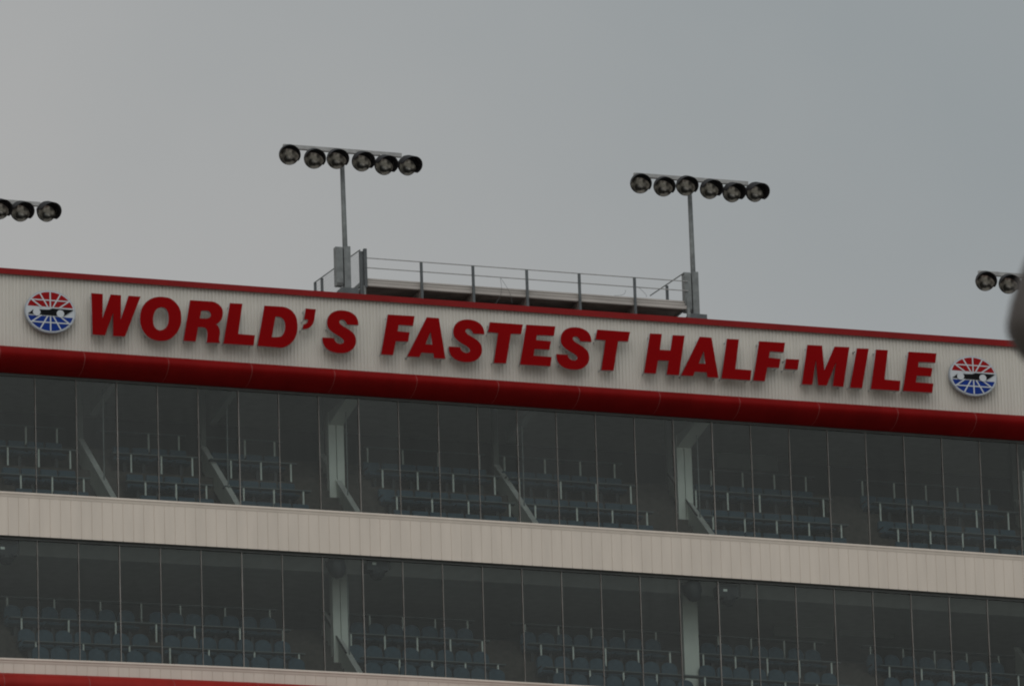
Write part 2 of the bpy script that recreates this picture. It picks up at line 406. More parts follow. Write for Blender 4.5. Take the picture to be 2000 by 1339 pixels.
MB().box(XA, XB, 8.0, 8.2, GZ, 6.3).build('back_wall', M['inwall'], B)
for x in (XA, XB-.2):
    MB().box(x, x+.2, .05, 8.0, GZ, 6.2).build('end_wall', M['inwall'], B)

# columns with their head beams, sloping partition walls with caps, glass screens
PX_U = [2.4, 6.0, 9.6, 15.0, 20.4, 31.2]
cw = .23
def column(X, px0, px1, py, z0, z1, yc):
    MB().box(X-cw, X-.012, yc-.13, yc+.13, z0, z1).build('column', M['column'], B)
    MB().box(X+.012, X+cw, yc-.135, yc+.125, z0, z1).build('column', M['column'], B)
COLY = 2.0
COLX = [at(654.5, 880, COLY).x, at(1335, 940, COLY).x, at(2011, 1000, COLY).x, at(-20, 850, COLY).x-.5]
for X in COLX:
    zt = zh1(X)+.0
    column(X, 0, 0, 0, FU[0](X)-.1, zt+.02, COLY)
    MB().prism([(.16, zt-.03), (COLY-.14, zt-.36), (COLY+.14, zt-.36), (COLY+.14, zt+.02), (.16, zt+.02)], X-cw+.02, X+cw-.02).build('column_beam', M['column'], B)
    if 18 < X < 23: MB().box(X-cw, X+cw, COLY-.13, COLY+.13, FL[0](X)-.1, zh2(X)+.02).build('column', M['column'], B)
    else: column(X, 0, 0, 0, FL[0](X)-.1, zh2(X)+.02, COLY)
slopeU = .82
def partition(X, p0, lv, y1, with_hand=False, screen=True):
    """low wall climbing with the steps; p0 = height of its cap at the glass"""
    z0 = p0; y0 = .14; zt = z0+slopeU*(y1-y0)
    base = (FU if lv == 0 else FL)[0](X)-.05
    MB().prism([(y0, base), (y1, base+slopeU*(y1-y0)), (y1, zt), (y0, z0)], X-.06, X+.06).build('partition_wall', M['part'], B)
    MB().prism([(y0, z0), (y1, zt), (y1, zt+.05), (y0, z0+.05)], X-.085, X+.085).build('wall_cap', M['rail'], B)
    if with_hand:
        MB().bar((X-.1, y0+.9, z0+slopeU*.9+.10), (X-.1, y1, zt+.12), .028).build('handrail', M['hand'], B)
    if screen:
        hz = (zh1 if lv == 0 else zh2)(X)
        MB().box(X-.014, X+.014, 1.03, 1.06, z0+slopeU*.8-.3, hz+.02).build('screen_post', M['galv'], B)
UC = {}
for px, py, X, hand in ((222, 971, 2.4, 0), (465.5, 986, 6.0, 0), (700, 1000.5, 9.6, 0), (1046, 1021, 15.0, 0), (1390.6, 1043, 20.4, 1), (2075, 1087, 31.2, 0)):
    zc = at(px, py, .14).z-.03
    UC[X] = at(px, py, .14).x
    partition(UC[X], zc, 0, 3.3, hand)
    # far jamb above the head of the wall, and a dropped bulkhead above it
    MB().box(UC[X]-.08, UC[X]+.08, 3.32, 3.5, zc+2.2, zh1(X)+1.3).build('jamb', M['jamb'], B)
    if X in (2.4, 6.0, 15.0):
        MB().prism([(.2, zh1(X)-.06), (2.3, zh1(X)-.40), (2.3, zh1(X)+.02), (.2, zh1(X)+.02)], X-.1, X+.1).build('bulkhead', M['ceiling'], B)
for px, py, X, hand in ((703, 1313, 9.6, 1), (2075, 1380, 31.2, 0)):
    partition(at(px, py, .14).x, at(px, py, .14).z-.03, 1, 3.3, hand)
# pale boards on the back wall
for (x0, x1, y0, y1, Y) in ((1400, 1518, 868, 912, 4.6), (1512, 1625, 1185, 1240, 4.6), (1640, 1745, 1192, 1240, 4.6)):
    a = at(x0, y1, Y); b = at(x1, y0, Y)
    MB().box(a.x, b.x, Y, Y+.06, a.z+.02*(0), b.z-.35).build('wall_board', M['jamb'], B)
# aisle steps between the tiers
def aisle(x0, x1, fl):
    X = (x0+x1)/2; mb = MB()
    for k in (0, 1, 2):
        zb_, zt_ = fl[k](X), fl[k+1](X); n = 4
        for i in range(1, n):
            y0 = YB[k+1]-.08-.30*(n-i)
            mb.box(x0, x1, y0, YB[k+1]-.081, zb_+(zt_-zb_)*(i-1)/n+.001, zb_+(zt_-zb_)*i/n)
    mb.build('aisle_steps', M['carpet'], B)
for x0, x1 in ((-1.0, -.25), (2.5, 2.95), (8.15, 9.5), (9.85, 10.75), (18.4, 20.2), (25.0, 26.55)): aisle(x0, x1, FU)
for x0, x1 in ((-1.0, -.1), (8.15, 9.5), (13.7, 15.3), (25.0, 26.55)): aisle(x0, x1, FL)

# ------------------------------------------------------------------ counters and seats
BLUE = {}
def seat_meshes(kind):
    # origin: floor under the seat, seat faces -Y
    h, wd = (.93, .50) if kind == 'u' else (1.08, .50)
    z0 = .50
    outline = []
    if kind == 'u':
        pts = [(-wd/2, z0), (wd/2, z0), (wd/2, h-.04), (wd/2-.03, h), (-wd/2+.03, h), (-wd/2, h-.04)]
    else:
        pts = [(-wd/2, z0), (wd/2, z0), (wd/2, h-.22)]
        for i in range(1, 9):
            t = math.pi*i/9; pts.append((wd/2*math.cos(t)*(.985), h-.22+.22*math.sin(t)**.72))
        pts.append((-wd/2, h-.22))
    b = MB(); n = len(pts); cx, cz = 0, sum(p[1] for p in pts)/n
    fr = [(x*.93, .0, cz+(z-cz)*.93) for x, z in pts]; md = [(x, .03+(z-z0)*.08, z) for x, z in pts]; bk = [(x, .09+(z-z0)*.08, z) for x, z in pts]
    fr = [(x, (z-z0)*.08, z) for x, _, z in fr]
    b.v = fr+md+bk
    b.f.append(tuple(range(n)))
    for a in (0, n):
        for k in range(n): b.f.append((a+k, a+n+k, a+n+(k+1) % n, a+(k+1) % n))
    b.f.append(tuple(2*n+k for k in reversed(range(n))))
    back = b.mesh('backrest', M['seat'])
    pan = MB().prism([(-.44, .42), (-.46, .46), (-.40, .49), (-.02, .47), (-.02, .40), (-.30, .38)], -wd/2+.02, wd/2-.02).mesh('seat_pan', M['seat'])
    ped = MB().box(-.04, .04, -.25, -.12, 0, .40).box(-.15, .15, -.32, -.06, 0, .03).mesh('pedestal', M['seat_dark'])
    arm = MB().box(-wd/2-.035, -wd/2-.005, -.40, .05, .60, .64).box(-wd/2-.035, -wd/2-.005, -.05, .03, .40, .60).mesh('armrest', M['seat_dark'])
    return back, pan, ped, arm
SM = {'u': seat_meshes('u'), 'l': seat_meshes('l')}
ORD = ['first', 'second', 'third', 'fourth', 'fifth', 'sixth', 'seventh', 'eighth', 'ninth', 'tenth', 'eleventh', 'twelfth', 'thirteenth', 'fourteenth']
ROWN = ['front row', 'second row', 'third row', 'topmost row']
DY = .52
def seat(kind, X, row, fl, label, group):
    t = empty('stadium_seat', (X, YB[row]+DY, fl[row](X)))
    tag(t, label, 'seat', group)
    b, p, d, a = SM[kind]
    child(b, 'backrest', t); child(p, 'seat_pan', t); child(d, 'pedestal', t); child(a, 'armrest', t)
    return t
def rows(kind, bars, fl, centres, suite, yref, group):
    """centres: {row: list of image columns of the seat backs}"""
    for row, cs in centres.items():
        for i, px in enumerate(cs):
            # the seat back's X at its own depth
            zf = fl[row]
            X = at(px, 900, YB[row]+DY+.02).x
            for _ in range(3):
                P = Vector((X, YB[row]+DY+.02, zf(X)+(.85 if kind == 'u' else .95))); X += (px-proj(P)[0])/63.
            seat(kind, X, row, fl, '%s blue seat from left, %s, %s' % (ORD[i], ROWN[row], suite), group)
def counter(bars, fl, row, px0, px1, posts, suite, longp=()):
    zf = bars[row]; Y = YB[row]
    def xat(px, dz=0):
        X = at(px, 900, Y).x
        for _ in range(3): X += (px-proj((X, Y, zf(X)+dz))[0])/63.
        return X
    x0, x1 = xat(px0), xat(px1)
    t = empty('drink_rail', ((x0+x1)/2, Y, fl[row]((x0+x1)/2)))
    tag(t, 'dark drink rail on thin white posts, %s, %s' % ({1: 'lowest rail', 2: 'middle rail', 3: 'highest rail'}[row], suite), 'drink rail', 'drink rails in front of the seat rows')
    MB().loft([x0, x1], [(Y-.11, off(zf, -.028)), (Y-.11, zf), (Y+.16, zf), (Y+.16, off(zf, -.028))]).build('countertop', M['counter'], t)
    for px in posts:
        X = xat(px, -.28)
        MB().bar((X, Y-.06, zf(X)-.03), (X, Y-.06, zf(X)-DROP-.005), .027, 8).build('post', M['post'], t)
def sh(cs, d): return [c+d for c in cs]
gU, gL = 'blue seats of the upper suites', 'blue seats of the lower suites'
UPP = [
 ('far left upper suite', [21.5, 58.5, 95.7, 131.3], 26, (-30, 175), [39.6-61.4, 39.6, 101, 162.5], [14, 74.5, 136], [49.5-61, 49.5, 110]),
 ('second upper suite from left', [264, 302, 338, 375], 27, (245, 415), [283, 343, 402], [255, 314, 374.5], [289, 348]),
 ('upper suite left of first column', [457, 490, 525, 560], 28, (438, 606), [475, 534, 591.5], [450, 508.6, 567], [477, 535]),
 ('upper suite right of first column', [755.7, 791.8, 826.8, 860.7, 895.7, 930.7, 964.7], 30, (768, 1006), [774, 843, 914, 994.5], [746, 814.5, 884, 965], [716.5, 785.5, 855, 935]),
 ('upper suite left of second column', [1027.7, 1061, 1094.5, 1129, 1163, 1198, 1230], 31, (1027, 1274), [1044.5, 1125.7, 1195, 1262.5], [1013, 1094, 1163.5, 1230.7], [984, 1063, 1132, 1199]),
 ('upper suite right of second column', [1373.7, 1406.7, 1439, 1474, 1507.6, 1541, 1575, 1606], 33, (1375, 1655), [1391.7, 1453.6, 1516, 1579, 1642], [1358, 1420, 1482.5, 1545, 1607], [1387.6, 1449, 1511, 1572.5]),
 ('far right upper suite', [1731, 1763.7, 1797.5, 1831, 1864, 1901, 1936, 1969], 34.5, (1738, 2040), [1753, 1816, 1879, 1942, 2005], [1718, 1780.6, 1843, 1906, 1968], [1683, 1745, 1807, 1869, 1931])]
for suite, cs, dx, (b0, b1), p1, p2, p3 in UPP:
    # seats are surveyed on row 1; the rows in front and behind follow the tread
    rows('u', UB, FU, {0: sh(cs, dx), 1: cs, 2: sh(cs, -dx)}, suite, 0, gU)
    counter(UB, FU, 1, b0, b1, p1, suite)
    counter(UB, FU, 2, b0-dx, b1-dx, p2, suite)
    counter(UB, FU, 3, b0-2*dx, b1-2*dx, p3, suite)
LOW = [
 ('lower suite at far left', [52, 88, 125, 162, 200, 237, 275], 27.5, (46, 330), [69, 162, 252, 331], [41, 133, 225, 304], [13, 105, 195, 275], (0, 1, 2)),
 ('lower suite left of first column', [336, 371, 407, 443, 479.5, 514.5, 552], 28, (330, 594), [407, 496, 583], [379, 467.5, 552], [351.5, 438.6, 526], (0, 1, 2)),
 ('lower suite right of first column', [697.7, 731.5, 767.3, 803, 836, 871, 905.6, 940], 31, (705, 986), [779.3, 843, 908, 971.6], [684.5, 750.5, 814, 878.5, 941], [721, 785.7, 849, 912], (0, 1, 2)),
 ('lower suite left of second column', [1064.5, 1100, 1135, 1168, 1203, 1238, 1273, 1308], 32, (1063, 1345), [1086.8, 1151.5, 1217, 1281.8], [1055.6, 1118.4, 1181.6, 1245.5, 1307.5], [1024.6, 1089.6, 1153.8, 1217.5, 1280], (0, 1, 2)),
 ('lower suite right of second column', [1382, 1416, 1448, 1482, 1517, 1548, 1587, 1620], 32, (1345, 1672), [1375.8, 1467.8, 1533, 1595], [1372.6, 1435.3, 1497.6, 1560, 1623], [1401.7, 1466, 1530.4, 1590], (1, 2)),
 ('far right lower suite', [1743, 1777, 1811, 1845, 1879, 1913, 1947, 1981], 34, (1750, 2050), [1771, 1834, 1897, 1960, 2023], [1736, 1799, 1862, 1925.4, 1988], [1699, 1763, 1824, 1887, 1949.5], (1, 2))]
for suite, cs, dx, (b0, b1), p1, p2, p3, rr in LOW:
    rows('l', LB, FL, {r: sh(cs, {0: dx, 1: 0, 2: -dx}[r]) for r in rr}, suite, 0, gL)
    counter(LB, FL, 1, b0, b1, p1, suite)
    counter(LB, FL, 2, b0-dx, b1-dx, p2, suite)
    counter(LB, FL, 3, b0-2*dx, b1-2*dx, p3, suite)

# ------------------------------------------------------------------ things hanging from the lower ceiling
def speaker(px, py, label):
    c = at(px, py, .40); z1 = zh2(c.x)-.0
    t = empty('hanging_loudspeaker', (c.x, c.y, z1)); tag(t, label, 'loudspeaker', 'black loudspeakers under the lower ceiling')
    MB().lathe((c.x-.02, c.y, c.z+.30), (.25, -.05, -1), [(0, .0), (.0, .24), (.08, .29), (.30, .27), (.48, .19), (.55, .11), (.56, 0)], 18).build('cabinet', M['speaker'], t, True)
    MB().bar((c.x-.28, c.y, c.z+.34), (c.x+.22, c.y, c.z+.38), .02).bar((c.x-.28, c.y, c.z+.34), (c.x-.3, c.y, c.z-.05), .02).bar((c.x-.02, c.y, c.z+.36), (c.x-.02, c.y, z1-.01), .018).build('bracket', M['seat_dark'], t)
def projector(px, py, label):
    c = at(px, py, .38); z1 = zh2(c.x)-.0
    t = empty('ceiling_projector', (c.x, c.y, z1)); tag(t, label, 'projector', 'dark boxed units hanging under the lower ceiling')
    MB().box(c.x-.30, c.x+.32, c.y-.2, c.y+.25, c.z-.12, c.z+.22).lathe((c.x+.05, c.y, c.z-.1), (.1, -.1, -1), [(0, .24), (.12, .22), (.24, .10), (.25, 0)], 14).build('housing', M['speaker'], t)
    MB().bar((c.x-.33, c.y-.22, c.z+.26), (c.x+.35, c.y-.22, c.z+.28), .022).bar((c.x, c.y, c.z+.2), (c.x, c.y, z1-.01), .018).bar((c.x+.35, c.y-.22, c.z+.28), (c.x+.35, c.y-.22, c.z-.1), .02).build('bracket', M['seat_dark'], t)
    MB().box(c.x-.16, c.x-.04, c.y-.215, c.y-.2, c.z+.03, c.z+.10).build('reflector', M['post'], t)
speaker(655, 1112, 'black hanging loudspeaker in front of the first lower column')
speaker(1350, 1157, 'black hanging loudspeaker in front of the second lower column')
projector(733, 1108, 'dark boxed unit with pale reflector right of the first lower column')
projector(1418, 1160, 'dark boxed unit with pale reflector right of the second lower column')
projector(8, 1078, 'dark boxed unit hanging in the far left lower window')

# ------------------------------------------------------------------ sign letters
def frame_pts(pts, ox, oy, s): return [(ox+p[0]*s, oy+p[1]*s)+tuple(p[2:]) for p in pts]
def smooth(pts, n=7):
    """points with a third entry are smooth, the others corners"""
    out = []; m = len(pts)
    for i in range(m):
        p0, p1 = pts[i], pts[(i+1) % m]; s0, s1 = len(p0) > 2, len(p1) > 2
        out.append((p0[0], p0[1]))
        if not (s0 or s1): continue
        pm, pn = pts[i-1], pts[(i+2) % m]
        t0 = ((p1[0]-pm[0])/2, (p1[1]-pm[1])/2) if s0 else None
        t1 = ((pn[0]-p0[0])/2, (pn[1]-p0[1])/2) if s1 else None
        ch = (p1[0]-p0[0], p1[1]-p0[1]); cl_ = math.hypot(*ch)
        def lim(t):
            l_ = math.hypot(*t) or 1; k = min(1, 1.15*cl_/l_); return (t[0]*k, t[1]*k)
        if t0: t0 = lim(t0)
        if t1: t1 = lim(t1)
        if not t0: t0 = (2*ch[0]-t1[0], 2*ch[1]-t1[1])
        if not t1: t1 = (2*ch[0]-t0[0], 2*ch[1]-t0[1])
        for k in range(1, n):
            u = k/n; h00 = 2*u**3-3*u*u+1; h10 = u**3-2*u*u+u; h01 = -2*u**3+3*u*u; h11 = u**3-u*u
            out.append((h00*p0[0]+h10*t0[0]+h01*p1[0]+h11*t1[0], h00*p0[1]+h10*t0[1]+h01*p1[1]+h11*t1[1]))
    return out
K = 120/1339.
S1 = lambda *a: tuple(a)+(1,)
G = {}
G['W'] = (170, 560, K, [[(93, 135), (345, 155), (335, 690), (515, 165), (742, 182), (735, 712), (905, 193), (1168, 212), (830, 1078), (568, 1070), (570, 560), (395, 1052), (122, 1035)]])
G['O'] = (265, 565, K, [[S1(575, 162), S1(750, 195), S1(890, 305), S1(972, 450), S1(995, 620), S1(970, 800), S1(885, 960), S1(750, 1078), S1(590, 1118), S1(420, 1102), S1(265, 1022), S1(155, 885), S1(105, 740), S1(98, 590), S1(130, 425), S1(215, 290), S1(330, 205), S1(450, 168)],
                       [S1(560, 388), S1(645, 412), S1(700, 490), S1(718, 610), S1(705, 740), S1(645, 845), S1(545, 890), S1(450, 860), S1(395, 775), S1(380, 650), S1(402, 520), S1(465, 425)]])
G['R'] = (350, 570, K, [[(238, 178), (650, 203), S1(780, 225), S1(885, 290), S1(940, 375), S1(953, 470), S1(930, 580), S1(875, 655), (805, 700), S1(860, 765), S1(886, 860), S1(878, 970), S1(868, 1050), (893, 1108), (597, 1100), S1(612, 960), S1(610, 850), S1(575, 785), S1(500, 768), (410, 765), (360, 1075), (93, 1060)],
                       [(480, 405), (600, 408), S1(662, 430), S1(690, 485), S1(672, 545), (610, 578), (450, 575)]])
G['L'] = (0, 0, 1, [[(449, 591.6), (473.6, 593), (465.2, 651.8), (498, 654.4), (495.5, 674.2), (436.4, 670.6)]])
G['D'] = (495, 580, K, [[(240, 185), (580, 205), S1(720, 230), S1(840, 300), S1(925, 420), S1(960, 580), S1(950, 760), S1(895, 910), S1(800, 1020), S1(680, 1085), (560, 1097), (90, 1060)],
                       [(480, 428), S1(560, 430), S1(640, 470), S1(685, 560), S1(688, 690), S1(650, 800), S1(580, 862), (400, 870)]])
G["'"] = (585, 585, K, [[(135, 190), (358, 210), S1(335, 350), S1(305, 500), S1(240, 590), S1(160, 630), (68, 635), (85, 540), S1(140, 522), S1(175, 485), (178, 432), (100, 430)]])
G['S'] = (585, 585, K, [[(1285, 555), S1(1265, 430), S1(1205, 335), S1(1100, 268), S1(970, 236), S1(830, 238), S1(705, 285), S1(625, 380), S1(600, 500), S1(622, 600), S1(690, 685), S1(800, 760), S1(900, 820), S1(955, 870), S1(962, 930), S1(895, 965), S1(815, 940), S1(768, 890), (755, 838), (500, 820), S1(520, 960), S1(600, 1070), S1(730, 1138), S1(900, 1162), S1(1050, 1142), S1(1165, 1070), S1(1225, 960), S1(1230, 850), S1(1190, 750), S1(1110, 675), S1(1000, 605), S1(910, 550), S1(868, 490), S1(895, 442), S1(958, 440), S1(1010, 485), (1035, 540)]])
G['F'] = (735, 600, K, [[(250, 155), (835, 190), (802, 402), (488, 380), (465, 520), (727, 545), (692, 745), (425, 735), (365, 1038), (105, 1022)]])
G['A'] = (780, 600, K, [[(597, 215), (862, 235), (1005, 1117), (757, 1105), (745, 1000), (478, 985), (440, 1080), (172, 1065)], [(682, 530), (718, 812), (568, 805)]])
G['T'] = (945, 610, K, [[(130, 210), (853, 262), (812, 470), (590, 462), (487, 1105), (217, 1098), (312, 447), (92, 425)]])
G['E'] = (945, 610, K, [[(928, 265), (1560, 302), (1530, 508), (1155, 490), (1140, 600), (1465, 628), (1430, 810), (1105, 795), (1083, 940), (1480, 968), (1452, 1170), (790, 1130)]])
G['H'] = (1250, 640, K, [[(218, 122), (478, 132), (435, 478), (662, 490), (713, 157), (975, 168), (850, 1028), (582, 1015), (625, 715), (392, 707), (345, 995), (88, 980)]])
G['M'] = (1520, 660, 150/1826., [[(692, 160), (1045, 178), (1095, 765), (1340, 200), (1692, 215), (1548, 1155), (1295, 1135), (1380, 560), (1155, 1125), (948, 1115), (895, 500), (810, 1105), (562, 1095)]])
G['-'] = (1520, 660, 150/1826., [[(185, 492), (500, 510), (465, 745), (150, 732)]])
G['I'] = (0, 0, 1, [[(1673.7, 679.7), (1696.9, 680.6), (1683.8, 757.4), (1660.3, 756.5)]])
YL = -.62                                 # front face of the letters
def outlines(ch):
    ox, oy, s, loops = G[ch]; res = []
    for lp in loops:
        pts = smooth(frame_pts(lp, ox, oy, s)) if any(len(p) > 2 for p in lp) else frame_pts(lp, ox, oy, s)
        res.append([(lambda P: (P.x, P.z))(at(p[0], p[1], YL)) for p in pts])
    return res
def extruded(loops, depth, name, bevel=.0):
    cu = bpy.data.curves.new(name, 'CURVE'); cu.dimensions = '2D'; cu.fill_mode = 'BOTH'; cu.extrude = depth/2; cu.bevel_depth = bevel; cu.offset = -bevel
    cu.bevel_resolution = 0
    for lp in loops:
        sp = cu.splines.new('POLY'); sp.points.add(len(lp)-1)
        for i, (x, y) in enumerate(lp): sp.points[i].co = (x, y, 0, 1)
        sp.use_cyclic_u = True
    ob = bpy.data.objects.new('tmp', cu); C.objects.link(ob)
    me = bpy.data.meshes.new_from_object(ob.evaluated_get(bpy.context.evaluated_depsgraph_get()))
    bpy.data.objects.remove(ob); bpy.data.curves.remove(cu)
    return me
def anch(pts): return [at(x, y, YL) for x, y in pts]
# characters with surveyed corner points: the repeat is moved by the mean shift of its corners
TXT = [('W', None, "WORLD'S, first letter"), ('O', None, ''), ('R', None, ''), ('L', None, ''), ('D', None, ''), ("'", None, ''), ('S', None, ''),
 ('F', None, ''), ('A', None, ''), ('S', ([(629.8, 658.5), (700.2, 634.7)], [(876.9, 676.9), (945.8, 651.7)]), ''), ('T', None, ''), ('E', None, ''),
 ('S', ([(629.8, 658.5), (700.2, 634.7)], [(1086, 690), (1156, 668.4)]), ''), ('T', ([(955, 628.6), (1021, 633), (963.8, 708)], [(1165, 643), (1230, 647), (1173.7, 722.7)]), ''),
 ('H', None, ''), ('A', ([(832.6, 619), (857.8, 620.7), (795, 695.4), (870, 700.7)], [(1366.6, 656.8), (1390, 658.3), (1330, 733), (1402.6, 737.6)]), ''),
 ('L', ([(449, 591.6), (436.4, 670.6), (496, 674.2)], [(1421.5, 661.4), (1407.8, 738.5), (1465.7, 742)]), ''), ('F', ([(757.6, 613), (810, 617), (743.9, 692)], [(1482.5, 665), (1533.7, 669), (1470.9, 743)]), ''),
 ('-', None, ''), ('M', None, ''), ('I', None, ''), ('L', ([(449, 591.6), (436.4, 670.6), (496, 674.2)], [(1712, 681.8), (1699.6, 759.6), (1757.6, 762.6)]), ''),
 ('E', ([(1027.4, 633.7), (1085, 637), (1015.5, 711.3), (1075, 714.7)], [(1773.8, 686.4), (1830, 689.4), (1762.5, 763.5), (1821, 766)]), '')]
LAB = ["red letter W that opens the word WORLD'S", "red letter O between the W and R of WORLD'S", "red letter R in the middle of WORLD'S", "red letter L between the R and D of WORLD'S", "red letter D before the apostrophe of WORLD'S", "small red apostrophe between D and S of WORLD'S", "red letter S that ends the word WORLD'S",
 'red letter F that opens the word FASTEST', 'red letter A between the F and S of FASTEST', 'red letter S after the A of FASTEST', 'red letter T between the S and E of FASTEST', 'red letter E in the word FASTEST', 'red letter S after the E of FASTEST', 'red letter T that ends the word FASTEST',
 'red letter H that opens the word HALF-MILE', 'red letter A of the word HALF-MILE', 'red letter L between A and F of HALF-MILE', 'red letter F before the hyphen of HALF-MILE', 'short red hyphen of HALF-MILE', 'red letter M after the hyphen of HALF-MILE', 'red letter I of the word HALF-MILE', 'red letter L before the last E of HALF-MILE', 'red letter E that ends HALF-MILE, beside the round emblem']
cache = {}
for (ch, mv, _), lab in zip(TXT, LAB):
    if ch not in cache: cache[ch] = outlines(ch)
    loops = cache[ch]; dx = dz = 0
    if mv:
        a, b = anch(mv[0]), anch(mv[1]); dx = sum(q.x-p.x for p, q in zip(a, b))/len(a); dz = sum(q.z-p.z for p, q in zip(a, b))/len(a)
    lp = [[(x+dx, z+dz) for x, z in l] for l in loops]
    x0 = min(p[0] for p in lp[0]); x1 = max(p[0] for p in lp[0]); z0 = min(p[1] for p in lp[0]); z1 = max(p[1] for p in lp[0])
    cx, cz = (x0+x1)/2, z0
    lp = [[(x-cx, z-cz) for x, z in l] for l in lp]
    t = empty('sign_letter' if ch not in "-'" else ('hyphen_sign' if ch == '-' else 'apostrophe_sign'), (cx, YL+.06, cz))
    tag(t, lab, 'sign letter', 'red letters of the sign on the siding')
    rot = Matrix.Rotation(R(90), 4, 'X')
    me = extruded(lp, .012, 'face'); me.transform(rot); me.materials.clear(); me.materials.append(M['letter'])
    f = child(me, 'face', t, (0, -.056, 0))
    me = extruded([l for l in lp], .10, 'return'); me.transform(rot); me.materials.clear(); me.materials.append(M['letter_side'])
    child(me, 'return', t, (0, .001, 0))
    # standoff rods back to the siding, near the corners of the shape
    P = lp[0]; cand = []
    for tx, tz in ((0, 1), (0, 0), (1, 1), (1, 0), (0, .55)):
        q = min(P, key=lambda p: (p[0]-(x0-cx+tx*(x1-x0)))**2+(p[1]-(tz*(z1-z0)))**2)
        cxm = sum(p[0] for p in P)/len(P); czm = sum(p[1] for p in P)/len(P)
        q = (q[0]+(cxm-q[0])*.10, q[1]+(czm-q[1])*.08); cand.append(q)
    for q in cand:
        child(MB().bar((q[0], .05, q[1]), (q[0], -(YL+.06)+YS+.03, q[1]), .010, 6).box(q[0]-.02, q[0]+.02, -(YL+.06)+YS-.006, -(YL+.06)+YS+.0, q[1]-.02, q[1]+.02).mesh('standoff', M['stand']), 'standoff', t)

# ------------------------------------------------------------------ oval emblems
def emblem(px, py, rx, ry, lab):
    c = at(px, py, -.52); t = empty('emblem_sign', (c.x, -.45, c.z)); tag(t, lab, 'emblem sign', 'oval emblem signs at the ends of the lettering')
    cl_ = lambda a, n=64: [(math.cos(2*math.pi*i/n)*a*rx, math.sin(2*math.pi*i/n)*a*ry) for i in range(n)]
    rot = Matrix.Rotation(R(90), 4, 'X')
    def flat(polys, nm, y, m, th=.006):
        me = extruded(polys, th, nm); me.transform(rot); me.materials.clear(); me.materials.append(m); return child(me, nm, t, (0, y, 0))
    flat([cl_(1.0)], 'backing_disc', -.02, M['rim'], .11)
    flat([cl_(.965)], 'white_face', -.080, M['white'], .010)
    def field(v0, s):
        a0 = math.asin(v0/.92); pts = []
        for i in range(41):
            a = a0+(math.pi-2*a0)*i/40; pts.append((math.cos(a)*.92*rx, s*math.sin(a)*.92*ry))
        return pts if s > 0 else pts[::-1]
    flat([field(.22, 1)], 'red_field', -.087, M['ered'])
    flat([field(.235, -1)], 'blue_field', -.087, M['eblue'])
    mb = MB(); y = -.0945
    def stroke(u0, v0, u1, v1, wd=.026):
        a = Vector((u0*rx, v0*ry)); b = Vector((u1*rx, v1*ry)); d = (b-a).normalized(); n = Vector((-d.y, d.x))*wd*rx
        mb.quad((a.x+n.x, y, a.y+n.y), (a.x-n.x, y, a.y-n.y), (b.x-n.x, y, b.y-n.y), (b.x+n.x, y, b.y+n.y))
    for s in (1, -1):
        stroke(0, s*.18, 0, s*.93); stroke(-.83, s*.525, .83, s*.525, .022)
        for q in (1, -1):
            stroke(q*.10, s*.2, q*.41, s*.84); stroke(q*.34, s*.18, q*.79, s*.565)
    # grid strokes sit a hair apart so that no two lie in one plane
    for i in range(0, len(mb.v), 4):
        for k in range(4):
            x_, y_, z_ = mb.v[i+k]; mb.v[i+k] = (x_, y_-.0006*(i//4), z_)
    child(mb.mesh('grid_lines', M['white']), 'grid_lines', t)
    car = [(-.905, -.167), (-.80, -.08), (-.70, .02), (-.60, .064), (-.30, .066), (-.057, .075), (.0, .10), (.068, .142), (.45, .142), (.925, .14), (.72, -.03), (.55, -.165), (.40, -.19), (.0, -.19), (-.40, -.185), (-.65, -.165)]
    flat([[(u*rx, v*ry) for u, v in car]], 'black_car_silhouette', -.104, M['black'])
    for u, v in ((-.55, -.075), (.39, -.085)):
        flat([[(u*rx+math.cos(2*math.pi*i/24)*.148*rx, v*ry+math.sin(2*math.pi*i/24)*.175*ry) for i in range(24)]], 'wheel_disc', -.111, M['white'])
    for sx in (-.5, .5):
        for sz in (-.5, .5): child(MB().bar((sx*rx, .03, sz*ry), (sx*rx, .16, sz*ry), .02, 6).mesh('standoff', M['stand']), 'standoff', t)
sc = lambda px: (at(px+49, 650, -.52).x-at(px-49, 650, -.52).x)/98
emblem(98, 608.5, 49.3*sc(98), 41.3/66.3, 'oval red, white and blue emblem with black racing car, left of the W')
emblem(1900.5, 734, 46*sc(1900), 39.5/65.2, 'oval red, white and blue emblem with black racing car, at the right end')

